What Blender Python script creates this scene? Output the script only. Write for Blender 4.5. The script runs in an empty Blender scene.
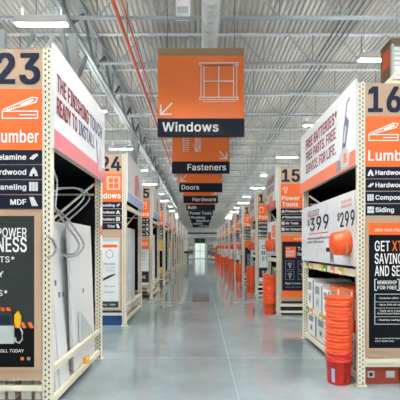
import bpy, bmesh, math, random
from mathutils import Vector, Matrix, geometry
R = random.Random(7)
C = bpy.context.scene.collection
PI = math.pi
F, VX, VY, CH = 420.0, 200.5, 247.5, 1.6      # focal length in pixels, vanishing point, camera height

# ------------------------------------------------------------------ materials
def mat(name, col, rough=0.5, metal=0.0, var=0.06, scale=6.0, emit=0.0, coat=0.0, bump=0.0):
    m = bpy.data.materials.new(name); m.use_nodes = True
    nt = m.node_tree; b = nt.nodes['Principled BSDF']
    b.inputs['Roughness'].default_value = rough
    b.inputs['Metallic'].default_value = metal
    if coat: b.inputs['Coat Weight'].default_value = coat; b.inputs['Coat Roughness'].default_value = 0.15
    tc = nt.nodes.new('ShaderNodeTexCoord'); n = nt.nodes.new('ShaderNodeTexNoise')
    n.inputs['Scale'].default_value = scale; n.inputs['Detail'].default_value = 3
    nt.links.new(tc.outputs['Object'], n.inputs['Vector'])
    r = nt.nodes.new('ShaderNodeMix'); r.data_type = 'RGBA'
    r.inputs[6].default_value = (*[c*(1-var) for c in col], 1); r.inputs[7].default_value = (*[min(1, c*(1+var)) for c in col], 1)
    nt.links.new(n.outputs['Fac'], r.inputs[0]); nt.links.new(r.outputs[2], b.inputs['Base Color'])
    if bump:
        bp = nt.nodes.new('ShaderNodeBump'); bp.inputs['Strength'].default_value = bump
        nt.links.new(n.outputs['Fac'], bp.inputs['Height']); nt.links.new(bp.outputs['Normal'], b.inputs['Normal'])
    if emit:
        b.inputs['Emission Strength'].default_value = emit
        b.inputs['Emission Color'].default_value = (*col, 1)
    return m
def s(h):                                       # sRGB hex -> linear
    v = [int(h[i:i+2], 16)/255 for i in (0, 2, 4)]
    return tuple(c/12.92 if c <= .04045 else ((c+.055)/1.055)**2.4 for c in v)
M = {}
def dm(k, *a, **kw): M[k] = mat(k, *a, **kw)
dm('orange', s('F56E26'), .38, var=.03)
dm('orange_gloss', s('FF7C34'), .3, var=.02, coat=.3)
dm('salmon', s('EE7F62'), .45, var=.04)
dm('pink', s('DC7F88'), .45, var=.04)
dm('navy', s('161D30'), .45, var=.05)
dm('black_navy', s('090C16'), .4, var=.05)
dm('tan', s('C0A288'), .5, var=.04, scale=3)
dm('tan_dark', s('A98B6C'), .5, var=.04, scale=3)
dm('ink', s('1C2740'), .5, var=.02)
dm('white', s('F2F4F4'), .45, var=.02)
dm('offwhite', s('DDE1E5'), .45, var=.03)
dm('cream', s('E6E1CF'), .42, var=.05)
dm('cream_light', s('E9E4D0'), .4, var=.04)
dm('black', s('070709'), .7, var=.1)
dm('dark', s('1B1B1E'), .5, var=.1)
dm('graphite', s('363B39'), .5, var=.05)
dm('grey', s('8D9498'), .5, var=.05)
dm('light_grey', s('BFC6CA'), .5, var=.05)
dm('steel', s('AEB6BA'), .3, metal=.8, var=.05)
dm('truss', s('A3ABAE'), .5, var=.08)
dm('truss_white', s('D2D8DA'), .45, var=.05)
dm('truss_dark', s('6E7578'), .55, var=.08)
dm('red_pipe', s('C4543A'), .45, var=.06)
dm('duct', s('D5DADC'), .35, metal=.2, var=.04)
dm('maroon', s('8C2A3E'), .5, var=.03)
dm('slate_blue', s('5F6A8C'), .5, var=.03)
dm('red', s('D8321F'), .4, var=.04)
dm('bucket', s('FB5A22'), .33, var=.04)
dm('bucket_red', s('E2281C'), .33, var=.04)
dm('yellow', s('F2BE1B'), .4, var=.04)
dm('green', s('5DA648'), .5, var=.05)
dm('blue', s('1C4F8A'), .45, var=.12, scale=14)
dm('blue_pale', s('9DB2D8'), .45, var=.04)
dm('board', s('A98763'), .55, var=.14, scale=9)
dm('cardboard', s('8E7253'), .65, var=.08)
dm('redwood', s('A54128'), .5, var=.1)
dm('door_white', s('DDE0E2'), .4, var=.02)
dm('door_grey', s('C2C8CC'), .4, var=.03)
dm('lamp', (1, .98, .95), .5, var=0.0, emit=60.0)
dm('day', (.32, .38, .36), .5, var=0.0, emit=.5)
dm('leafgreen', s('3F5F35'), .7, var=.3, scale=2)
dm('wall', s('DEDCD2'), .7, var=.04, scale=1)
dm('glass_grey', s('A9B8BE'), .2, var=.04)

def floor_mat():
    m = bpy.data.materials.new('polished_concrete'); m.use_nodes = True
    nt = m.node_tree; b = nt.nodes['Principled BSDF']; N = nt.nodes.new; L = nt.links.new
    tc = N('ShaderNodeTexCoord')
    n = N('ShaderNodeTexNoise'); n.inputs['Scale'].default_value = .9; n.inputs['Detail'].default_value = 8; n.inputs['Roughness'].default_value = .65
    L(tc.outputs['Object'], n.inputs['Vector'])
    cr = N('ShaderNodeValToRGB'); cr.color_ramp.elements[0].position = .3; cr.color_ramp.elements[1].position = .72
    cr.color_ramp.elements[0].color = (*s('7F929A'), 1); cr.color_ramp.elements[1].color = (*s('A3B4BA'), 1)
    L(n.outputs['Fac'], cr.inputs['Fac']); L(cr.outputs['Color'], b.inputs['Base Color'])
    n2 = N('ShaderNodeTexNoise'); n2.inputs['Scale'].default_value = 3; n2.inputs['Detail'].default_value = 5
    L(tc.outputs['Object'], n2.inputs['Vector'])
    mr = N('ShaderNodeMapRange'); mr.inputs['To Min'].default_value = .04; mr.inputs['To Max'].default_value = .13
    L(n2.outputs['Fac'], mr.inputs['Value']); L(mr.outputs['Result'], b.inputs['Roughness'])
    bp = N('ShaderNodeBump'); bp.inputs['Strength'].default_value = .02; bp.inputs['Distance'].default_value = .02
    L(n2.outputs['Fac'], bp.inputs['Height']); L(bp.outputs['Normal'], b.inputs['Normal'])
    b.inputs['IOR'].default_value = 2.1
    return m
M['floor'] = floor_mat()
dm('joint', s('B4C0C4'), .4, var=.05)
for k_ in ('navy', 'black_navy', 'graphite', 'black', 'ink'): M[k_].node_tree.nodes['Principled BSDF'].inputs['Specular IOR Level'].default_value = .2
def deck_mat():
    m = mat('roof_deck_paint', s('B2B1AB'), .45, var=.07, scale=1.5); return m
M['deck'] = deck_mat()

# ------------------------------------------------------------------ mesh builder
_text = {}
try:
    import os
    FONT = bpy.data.fonts.load(os.path.join(bpy.utils.system_resource('DATAFILES'), 'fonts', 'Inter.woff2'))
except Exception: FONT = None
def text_mesh(t, bold):
    k = (t, bold)
    if k not in _text:
        cu = bpy.data.curves.new('t', 'FONT'); cu.body = t; cu.size = 1; cu.space_character = 1.05; cu.offset = bold; cu.resolution_u = 3; cu.fill_mode = 'NONE'
        if FONT: cu.font = FONT
        o = bpy.data.objects.new('t', cu); C.objects.link(o)
        dg = bpy.context.evaluated_depsgraph_get()
        me = bpy.data.meshes.new_from_object(o.evaluated_get(dg))
        P2 = [v.co.xy.copy() for v in me.vertices]; E2 = [tuple(e.vertices) for e in me.edges]
        V2, _, fs, *_ = geometry.delaunay_2d_cdt(P2, E2, [], 0, 1e-5)
        def inside(f):                           # even-odd rule against the outlines, so counters stay open
            x = sum(V2[q].x for q in f)/len(f); y = sum(V2[q].y for q in f)/len(f)+1.7e-6; c = 0
            for a, b in E2:
                a, b = P2[a], P2[b]
                if (a.y > y) != (b.y > y) and a.x+(y-a.y)*(b.x-a.x)/(b.y-a.y) > x: c += 1
            return c % 2 == 1
        fs = [f for f in fs if inside(f)]
        vs = [Vector((v.x, v.y, 0)) for v in V2]
        bpy.data.objects.remove(o); bpy.data.curves.remove(cu); bpy.data.meshes.remove(me)
        x0 = min(v.x for v in vs); x1 = max(v.x for v in vs); y0 = min(v.y for v in vs); y1 = max(v.y for v in vs)
        _text[k] = (vs, fs, x0, x1, y0, y1)
    return _text[k]
class MB:
    def __init__(self): self.bm = bmesh.new(); self.mats = []
    def mi(self, m):
        if m not in self.mats: self.mats.append(m)
        return self.mats.index(m)
    def box(self, x0, x1, y0, y1, z0, z1, m):
        if x0 > x1: x0, x1 = x1, x0
        i = self.mi(m); v = [self.bm.verts.new((x, y, z)) for x in (x0, x1) for y in (y0, y1) for z in (z0, z1)]
        for f in ((0,1,3,2),(4,6,7,5),(0,4,5,1),(2,3,7,6),(0,2,6,4),(1,5,7,3)):
            self.bm.faces.new([v[j] for j in f]).material_index = i
        return self
    def hexa(self, pts, m):                      # 8 points, same order as box
        i = self.mi(m); v = [self.bm.verts.new(p) for p in pts]
        for f in ((0,1,3,2),(4,6,7,5),(0,4,5,1),(2,3,7,6),(0,2,6,4),(1,5,7,3)):
            self.bm.faces.new([v[j] for j in f]).material_index = i
        return self
    def bar(self, a, b, w, h, m):                # rectangular bar from a to b
        a = Vector(a); b = Vector(b); d = (b-a).normalized()
        u = d.cross(Vector((0,0,1)));  u = Vector((1,0,0)) if u.length < 1e-3 else u.normalized()
        n = u.cross(d).normalized(); u *= w/2; n *= h/2
        return self.hexa([a-u-n, a-u+n, a+u-n, a+u+n, b-u-n, b-u+n, b+u-n, b+u+n], m)
    def tube(self, pts, r, m, seg=8):
        i = self.mi(m); pts = [Vector(p) for p in pts]; rings = []
        for k, p in enumerate(pts):
            d = (pts[min(k+1, len(pts)-1)]-pts[max(k-1, 0)]).normalized()
            u = d.cross(Vector((0,0,1)));  u = d.cross(Vector((0,1,0))) if u.length < 1e-2 else u
            u.normalize(); n = u.cross(d).normalized()
            rings.append([self.bm.verts.new(p+(u*math.cos(2*PI*j/seg)+n*math.sin(2*PI*j/seg))*r) for j in range(seg)])
        for a, b in zip(rings, rings[1:]):
            for j in range(seg):
                f = self.bm.faces.new([a[j], a[(j+1)%seg], b[(j+1)%seg], b[j]]); f.material_index = i; f.smooth = True
        for rg in (rings[0], rings[-1]): self.bm.faces.new(rg).material_index = i
        return self
    def lathe(self, prof, m, seg=28):
        i = self.mi(m); rings = [[self.bm.verts.new((r*math.cos(2*PI*j/seg), r*math.sin(2*PI*j/seg), z)) for j in range(seg)] for r, z in prof]
        for a, b in zip(rings, rings[1:]):
            for j in range(seg):
                f = self.bm.faces.new([a[j], a[(j+1)%seg], b[(j+1)%seg], b[j]]); f.material_index = i; f.smooth = True
        self.bm.faces.new(rings[0]).material_index = i; self.bm.faces.new(rings[-1]).material_index = i
        return self
    def prism(self, pts, y0, y1, m):             # outline in x,z extruded in y
        i = self.mi(m); a = [self.bm.verts.new((x, y0, z)) for x, z in pts]; b = [self.bm.verts.new((x, y1, z)) for x, z in pts]
        self.bm.faces.new(a).material_index = i; self.bm.faces.new(b).material_index = i
        for j in range(len(pts)):
            self.bm.faces.new([a[j], a[(j+1)%len(pts)], b[(j+1)%len(pts)], b[j]]).material_index = i
        return self
    def line(self, pts, w, y, m, t=.003):        # stroke drawn on the plane x,z
        for k_, ((a, b), (c, d)) in enumerate(zip(pts, pts[1:])):
            v = Vector((c-a, d-b)); l = v.length; v /= l; n = Vector((-v.y, v.x))*w/2; e = v*w/2
            a0, b0, c0, d0 = a-e.x, b-e.y, c+e.x, d+e.y
            self.prism([(a0-n.x, b0-n.y), (c0-n.x, d0-n.y), (c0+n.x, d0+n.y), (a0+n.x, b0+n.y)], y-t-k_*.0004, y, m)
        return self
    def text(self, t, x, z, h, m, y=0, w=None, align='l', bold=.012, t_=.003, ref='H'):
        """x = left/right/centre edge, z = baseline, h = cap height, facing -y"""
        vs, fs, x0, x1, y0, y1 = text_mesh(t, 0)
        _, _, _, _, c0, c1 = text_mesh(ref, 0)
        sc = h/(c1-c0); sx = sc if w is None else w/(x1-x0)
        wd = (x1-x0)*sx; ox = x-(0 if align == 'l' else wd if align == 'r' else wd/2)
        i = self.mi(m); e = bold*.5
        for lay, (ex, ez) in enumerate(((-e, -e*.5), (e, -e*.5), (-e, e*.5), (e, e*.5), (0, 0)) if e > .004 else ((0, 0),)):
            nv = [self.bm.verts.new((ox+(v.x+ex-x0)*sx, y-t_-lay*.0005, z+(v.y+ez-c0)*sc)) for v in vs]
            for f in fs:
                try:
                    fc = self.bm.faces.new([nv[j] for j in f]); fc.material_index = i
                except ValueError: pass
        return self
    def build(self, name, parent=None, bevel=0, loc=None, rot=None):
        bm = self.bm
        bmesh.ops.recalc_face_normals(bm, faces=bm.faces) if not getattr(self, 'keep', False) else None
        me = bpy.data.meshes.new(name); bm.to_mesh(me); bm.free()
        for k in self.mats: me.materials.append(M[k])
        o = bpy.data.objects.new(name, me); C.objects.link(o)
        if parent: o.parent = parent
        if loc: o.location = loc
        if rot: o.rotation_euler = rot
        if bevel:
            md = o.modifiers.new('bevel', 'BEVEL'); md.width = bevel; md.segments = 2; md.limit_method = 'ANGLE'
        return o
def tag(o, label, cat, group=None):
    o['label'] = label; o['category'] = cat
    if group: o['group'] = group
    return o
def thing(name, label, cat, loc=(0,0,0), rz=0, group=None):
    o = bpy.data.objects.new(name, None); C.objects.link(o); o.empty_display_size = .1
    o.location = loc; o.rotation_euler = (0, 0, rz)
    return tag(o, label, cat, group)
def struct(o): o['kind'] = 'structure'; return o
def link_copy(me_obj, name, parent, loc=(0,0,0), rot=(0,0,0)):
    c = me_obj.copy(); c.name = name; C.objects.link(c); c.parent = parent; c.location = loc; c.rotation_euler = rot
    return c
def copy_tree(o, parent=None):
    c = o.copy(); C.objects.link(c); c.parent = parent
    for ch in list(o.children): copy_tree(ch, c)
    return c
ORD = ['first','second','third','fourth','fifth','sixth','seventh','eighth','ninth','tenth','eleventh','twelfth']

# ------------------------------------------------------------------ setting
XW0, XW1, YB, YE, HT, HB = -13.0, 14.0, -9.0, 60.0, 8.0, 7.08
struct(MB().box(XW0, XW1, YB, YE, -.2, 0, 'floor').build('floor'))
j = MB()
j.box(.40, .406, YB, 30, -.001, .0012, 'joint'); j.box(-1.5, 1.8, 6.1, 6.108, -.001, .0012, 'joint'); j.box(-1.5, 1.8, 12.2, 12.21, -.001, .0012, 'joint')
struct(j.build('trim_1'))
# corrugated roof deck, ribs along Y
dk = MB(); p = .15; n = int((XW1-XW0)/p); i = dk.mi('deck'); prof = []
for k in range(n):
    x = XW0+k*p
    prof += [(x, HT), (x+.055, HT), (x+.085, HT+.05), (x+.12, HT+.05)]
prof.append((XW1, HT))
va = [dk.bm.verts.new((x, YB, z)) for x, z in prof]; vb = [dk.bm.verts.new((x, YE, z)) for x, z in prof]
for k in range(len(prof)-1): dk.bm.faces.new([va[k], vb[k], vb[k+1], va[k+1]]).material_index = i
dk.box(XW0, XW1, YB, YE, HT+.1, HT+.2, 'deck')
struct(dk.build('ceiling'))
struct(MB().box(XW0-.2, XW0, YB, YE, 0, HT+.2, 'wall').build('wall_left'))
struct(MB().box(XW1, XW1+.2, YB, YE, 0, HT+.2, 'wall').build('wall_right'))
struct(MB().box(XW0, XW1, YB-.2, YB, 0, HT+.2, 'wall').build('wall_back'))
w = MB(); w.box(XW0, -.85, YE, YE+.2, 0, HT+.2, 'wall'); w.box(.69, XW1, YE, YE+.2, 0, HT+.2, 'wall'); w.box(-.85, .69, YE, YE+.2, 2.9, HT+.2, 'wall')
struct(w.build('wall_front'))
w = MB(); w.box(-2.6, 3.2, YE-1.2, YE-.05, 3.0, 4.3, 'light_grey'); w.box(-2.6, 3.2, YE-1.25, YE-1.2, 3.5, 3.7, 'dark')
struct(w.build('trim_2'))
d = bpy.data.objects.new('door_1', None); C.objects.link(d); d.location = (0, YE, 0); struct(d)
f = MB()
for x in (-.85, -.08, .62): f.box(x, x+.07, -.04, .06, 0, 2.9, 'grey')
for z in (0, 1.05, 2.2, 2.84): f.box(-.85, .69, -.035, .055, z, z+.07, 'grey')
f.build('door_frame', d)
MB().box(-.8, .65, .08, .1, .05, 2.2, 'day').build('glazing', d)
MB().box(-.8, .65, .08, .1, 2.22, 2.85, 'leafgreen').build('transom_panel', d)

# bar joists across the ceiling
def joist_mesh():
    b = MB(); x0, x1 = XW0, XW1
    b.box(x0, x1, -.05, -.006, HT-.05, HT, 'truss_white'); b.box(x0, x1, .006, .05, HT-.05, HT, 'truss_white')
    b.box(x0, x1, -.045, -.006, HB, HB+.06, 'truss'); b.box(x0, x1, .006, .045, HB, HB+.06, 'truss')
    x = x0+.3; st = 1.46
    while x < x1-st:
        a, t, c = (x, 0, HB+.03), (x+st/2, 0, HT-.03), (x+st, 0, HB+.03)
        b.bar(a, t, .028, .028, 'truss'); b.bar(t, c, .028, .028, 'truss'); b.bar(a, (x, 0, HT-.03), .02, .02, 'truss_dark')
        x += st
    return b
jo = None
for k in range(-3, 20):
    y = 10.08+2.5*k
    if y > YE-1: break
    if jo is None: jo = joist_mesh().build('ceiling_joist'); o = jo
    else: o = jo.copy(); C.objects.link(o)
    o.location = (0, y, 0); struct(o)
def girder(x, name='ceiling_girder'):
    b = MB()
    b.box(x-.1, x-.015, YB, YE, 6.86, 6.96, 'truss'); b.box(x+.015, x+.1, YB, YE, 6.86, 6.96, 'truss')
    b.box(x-.1, x+.1, YB, YE, 7.86, 7.93, 'truss')
    y = 2.58
    while y < YE-3:
        b.bar((x, y, 6.95), (x, y+1.25, 7.88), .07, .07, 'truss_dark'); b.bar((x, y+1.25, 7.88), (x, y+2.5, 6.95), .07, .07, 'truss_dark')
        b.bar((x, y, 6.95), (x, y, 7.88), .05, .05, 'truss')
        y += 2.5
    return struct(b.build(name))
girder(-3.15); girder(9.2)
col = None
for q, (x, y) in enumerate(((-3.15, 10.4), (-3.15, 20.4), (-3.15, 30.4), (-5.75, 12.2), (9.2, 20.4))):
    b = MB(); top = 6.86 if q != 3 else 7.9
    b.box(-.09, .09, -.09, .09, 0, top, 'truss_white'); b.box(-.16, .16, -.16, .16, 0, .03, 'truss_white')
    b.bar((0, -.08, 5.6), (0, -1.2, 6.88), .09, .09, 'truss'); b.bar((0, .08, 5.6), (0, 1.2, 6.88), .09, .09, 'truss')
    if q == 3: b.bar((.08, 0, 5.6), (.9, 0, 7.8), .1, .1, 'truss'); b.bar((.08, 0, 5.2), (1.5, 0, 7.8), .07, .07, 'truss_white')
    o = b.build('building_column'); o.location = (x, y, 0); struct(o)

b = MB(); b.tube([(-1.92, YB, 7.0), (-1.92, YE, 7.0)], .045, 'red_pipe'); b.tube([(-1.74, YB, 7.04), (-1.74, YE, 7.04)], .025, 'red_pipe')
y = 6.0
while y < YE:
    b.tube([(-1.92, y, 7.0), (-1.92, y, 8.05)], .012, 'truss_dark', 6); y += 5
tag(b.build('sprinkler_pipe'), 'long red sprinkler pipe running under the roof along the aisle', 'pipe')
b = MB()
for dx, dz, r in ((0, 0, .03), (.16, .05, .022), (.3, .02, .03), (.5, .1, .02)): b.tube([(3.55+dx, YB, 7.35+dz), (3.55+dx, YE, 7.35+dz)], r, 'truss_dark', 6)
tag(b.build('conduit_run'), 'bundle of thin grey conduits under the roof on the right', 'conduit')
b = MB(); pts = []; y = 8.6
seg = 18; i_ = b.mi('duct'); rings = []
while y < 40:
    for rr, dy in ((.19, 0), (.19, .16), (.205, .17), (.205, .2)):
        rings.append([b.bm.verts.new((.22+rr*math.cos(2*PI*k/seg), y+dy, 6.75+rr*math.sin(2*PI*k/seg))) for k in range(seg)])
    y += .21
for a_, b_ in zip(rings, rings[1:]):
    for k in range(seg): b.bm.faces.new([a_[k], a_[(k+1)%seg], b_[(k+1)%seg], b_[k]]).material_index = i_
b.bm.faces.new(rings[0]).material_index = i_; b.bm.faces.new(rings[-1]).material_index = i_
for y in (9.5, 14.5, 19.5, 24.5, 29.5, 34.5): b.tube([(.22, y, 6.9), (.22, y, 7.98)], .01, 'truss_dark', 6)
tag(b.build('spiral_duct'), 'white ribbed round duct running above the hanging signs', 'duct')
t = thing('ceiling_speaker', 'white box hanging from the roof left of the round duct', 'speaker', (-.42, 10.1, 7.12))
MB().box(-.17, .17, -.14, .14, 0, .36, 'white').build('housing', t, .01); MB().tube([(0, 0, .36), (0, 0, .86)], .012, 'truss_dark').build('rod', t)
MB().box(-.13, .13, -.145, -.138, .04, .2, 'light_grey').build('grille', t)

# strip lights
def light_proto(L):
    t = thing('strip_light', 'x', 'light', group='strip lights hung under the roof')
    b = MB(); b.box(-L/2, L/2, -.08, -.065, 0, .13, 'white'); b.box(-L/2, L/2, .065, .08, 0, .13, 'white'); b.box(-L/2, L/2, -.065, .065, .05, .09, 'white'); b.box(-L/2-.01, -L/2, -.08, .08, 0, .13, 'white'); b.box(L/2, L/2+.01, -.08, .08, 0, .13, 'white')
    b.build('housing', t)
    MB().box(-L/2+.005, L/2-.005, -.062, .062, .01, .048, 'lamp').build('diffuser', t)
    MB().box(-L/2+.1, L/2-.1, -.03, .03, .092, .125, 'lamp').build('added_uplight', t)  # glowing top strip added to brighten the roof
    for x in (-L/2+.15, L/2-.15): MB().tube([(x, 0, .09), (x, 0, 2.5)], .006, 'truss_dark', 5).build('hanging_wire', t)
    return t
lp = light_proto(1.25); first = True
LY = [7.35, 12.05, 16.65, 21.3, 26, 30.7, 35.4, 40.1, 44.8, 49.5, 54.2]
RY = [8.75, 13.45, 18.2, 22.9, 27.6, 32.3, 37, 41.7, 46.4, 51.1, 55.8]
def put_light(x, y, z, label):
    global first
    o = lp if first else copy_tree(lp); first = False
    o.location = (x, y, z); o['label'] = label; return o
for k, y in enumerate(LY):
    put_light(-2.85 if k == 0 else -3.15, y, 5.5, 'white strip light over the %s side aisle on the left, nearer the middle' % ORD[k])
    if k == 0: o0 = [x for x in C.objects if x.name == 'strip_light'][0]; o0.location.x = -2.78; o0.scale.x = .72
    put_light(-6.6, y, 5.5, 'white strip light over the %s side aisle on the left, further in' % ORD[k])
for k, y in enumerate(RY):
    put_light(3.75, y, 5.5, 'white strip light over the %s side aisle on the right, nearer the middle' % ORD[k])
    put_light(7.2, y, 5.5, 'white strip light over the %s side aisle on the right, further in' % ORD[k])
for y in (4.9, 2.6, -1.6, -5.8):  # unseen rows; the forward one is added to light the hanging sign fronts
    for x in (-6.6, -3.15, .2, 3.75, 7.2):
        put_light(x, y, 5.5, 'unseen white strip light hung under the roof to light the signs')

# ------------------------------------------------------------------ racks
D = 1.07
def post_mesh():
    b = MB(); W = .085; H = 3.5
    b.box(.01, W-.01, .012, .05, 0, H, 'dark')  # dark core stands in for the shade inside the holes
    # perforated front (facing -y) and both sides, as ladders
    for x in (0, .034, .068): b.box(x, x+.017, 0, .012, 0, H, 'cream')
    z = .03
    while z < H-.03:
        b.box(.017, .034, .001, .012, z, z+.028, 'cream'); b.box(.051, .068, .001, .012, z+.026, z+.054, 'cream'); z += .052
    for sx in (0, W-.01):
        for y in (.012, .048): b.box(sx, sx+.01, y, y+.022, 0, H, 'cream')
        z = .03
        while z < H-.03: b.box(sx+.001, sx+.009, .034, .048, z, z+.03, 'cream'); z += .052
    b.box(0, W, .058, .07, 0, H, 'cream')
    b.box(-.02, W+.02, -.02, .09, 0, .012, 'cream')
    return b
_post = [None]
def post(parent, x, y):
    if _post[0] is None: _post[0] = post_mesh().build('post', parent); o = _post[0]
    else: o = _post[0].copy(); o.name = 'post'; C.objects.link(o); o.parent = parent
    o.location = (x, y, 0); return o
def rack(sd, Xf, Y0, L, label):
    """end rack: aisle face at X = sd*Xf, near end at Y0; local x points away from the aisle"""
    t = thing('storage_rack', label, 'rack', (sd*Xf, Y0, 0), 0, 'end racks along the %s side of the aisle' % ('left' if sd < 0 else 'right'))
    px = (lambda a: a) if sd > 0 else (lambda a: -a-.085)
    for y in (0, L-.07):
        post(t, px(0), y); post(t, px(D-.085), y)
    for z in ((.05, .5, 1.25, 2.57) if sd > 0 else (.07, .37, 2.57 if Y0 < 5 else 2.4)):
        h = .06 if z < 1 else .09
        MB().box(sd*.02, sd*.065, .07, L-.07, z, z+h, 'cream_light').build('beam', t)
        if z < 1.3 and not (sd < 0 and z > .3):
            MB().box(sd*.066, sd*(D-.09), (.33 if sd > 0 and Y0 < 5 and z < .2 else .45 if sd < 0 and 8 < Y0 < 9 else .03), L-.03, z+h-.035, z+h-.012, 'board').build('shelf_deck', t)
    for y in (.053, L-.053):
        b = MB()
        for z in (.24, 1.2, 2.2, 3.4): b.bar((sd*.085, y, z), (sd*(D-.085), y, z), .03, .05, 'cream_light')
        b.bar((sd*.085, y, .3), (sd*(D-.085), y, 1.15), .03, .03, 'cream'); b.bar((sd*.085, y, 1.25), (sd*(D-.085), y, 2.15), .03, .03, 'cream'); b.bar((sd*.085, y, 2.25), (sd*(D-.085), y, 3.3), .03, .03, 'cream')
        b.build('end_brace', t)
    b = MB(); b.bar((sd*.9, L-.12, 2.35), (sd*.1, L-.12, 2.35), .02, .025, 'cream'); b.bar((sd*.1, L-.1, 2.5), (sd*.3, L*.45, 1.95), .02, .025, 'cream'); b.build('diagonal_brace', t)
    MB().box(sd*(D-.16), sd*(D-.12), .08, L-.08, .14, 3.45, 'black').build('dark_void_backdrop', t)  # black sheet in place of the shade deep in the rack
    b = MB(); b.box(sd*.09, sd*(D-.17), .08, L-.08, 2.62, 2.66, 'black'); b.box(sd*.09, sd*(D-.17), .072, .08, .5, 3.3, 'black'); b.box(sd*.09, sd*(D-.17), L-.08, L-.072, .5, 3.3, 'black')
    b.build('void_shade_sheets', t)  # black sheets paint the shade under the banner and at both ends
    return t

def icon(b, kind, x, z, u, m, y):
    """line drawings about u high with left bottom at x,z"""
    if kind == 'saw':
        b.line([(x, z), (x+1.6*u, z), (x+1.6*u, z+.32*u), (x, z+.32*u), (x, z)], .05*u, y, m)
        b.line([(x+.05*u, z+.4*u), (x+1.35*u, z+.95*u), (x+1.6*u, z+.92*u), (x+1.5*u, z+.72*u), (x+.2*u, z+.36*u)], .05*u, y, m)
        b.line([(x+.9*u, z+.62*u), (x+1.35*u, z+.82*u)], .12*u, y, m); b.line([(x+.8*u, z+.16*u), (x+1.5*u, z+.16*u)], .05*u, y, m)
        for k in range(7): b.line([(x+(.2+.09*k)*u, z+(.46+.04*k)*u), (x+(.26+.09*k)*u, z+(.38+.04*k)*u)], .03*u, y, m)
    elif kind == 'window':
        for e in (0, .09): b.line([(x+e*u, z+e*u), (x+(1-e)*u, z+e*u), (x+(1-e)*u, z+(1-e)*u), (x+e*u, z+(1-e)*u), (x+e*u, z+e*u)], .03*u, y, m)
        b.line([(x+.5*u, z+.09*u), (x+.5*u, z+.91*u)], .03*u, y, m); b.line([(x+.09*u, z+.5*u), (x+.91*u, z+.5*u)], .03*u, y, m)
    elif kind == 'drill':
        b.line([(x, z+.7*u), (x+.3*u, z+.7*u), (x+.3*u, z+.85*u), (x+.8*u, z+.85*u), (x+.8*u, z+.55*u), (x+.6*u, z+.5*u), (x+.65*u, z), (x+.42*u, z), (x+.4*u, z+.55*u), (x+.3*u, z+.55*u), (x+.3*u, z+.7*u)], .05*u, y, m)
    elif kind == 'door':
        b.line([(x, z), (x, z+u), (x+.5*u, z+u), (x+.5*u, z), (x, z)], .05*u, y, m); b.line([(x+.12*u, z+.55*u), (x+.38*u, z+.55*u), (x+.38*u, z+.9*u), (x+.12*u, z+.9*u), (x+.12*u, z+.55*u)], .04*u, y, m)
    else:
        b.line([(x, z), (x, z+.8*u), (x+.7*u, z+.8*u), (x+.7*u, z), (x, z)], .05*u, y, m); b.line([(x+.15*u, z+.8*u), (x+.35*u, z+u), (x+.55*u, z+.8*u)], .05*u, y, m)
def row_icon(b, kind, x, z, u, y):
    if kind == 0: b.prism([(x, z), (x+.2*u, z+.6*u), (x+.5*u, z+u), (x+.8*u, z+.6*u), (x+u, z), (x+.65*u, z), (x+.6*u, z+.3*u), (x+.4*u, z+.3*u), (x+.35*u, z)], y-.003, y, 'offwhite')
    elif kind == 1: b.prism([(x, z+.25*u), (x+.45*u, z+.15*u), (x+u, z+.65*u), (x+.9*u, z+.85*u), (x+.45*u, z+.7*u)], y-.003, y, 'offwhite')
    elif kind == 2:
        for k in range(3): b.box(x+k*.34*u, x+(k*.34+.28)*u, y-.003, y, z, z+u, 'offwhite')
    elif kind == 3:
        b.box(x, x+.42*u, y-.003, y, z, z+.5*u, 'offwhite'); b.box(x+.48*u, x+u, y-.003, y, z, z+.5*u, 'offwhite'); b.box(x, x+.7*u, y-.003, y, z+.56*u, z+u, 'offwhite'); b.box(x+.76*u, x+u, y-.003, y, z+.56*u, z+u, 'offwhite')
    else: b.prism([(x+.3*u, z), (x+u, z), (x+.5*u, z+u), (x, z+u)], y-.003, y, 'offwhite')
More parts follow.
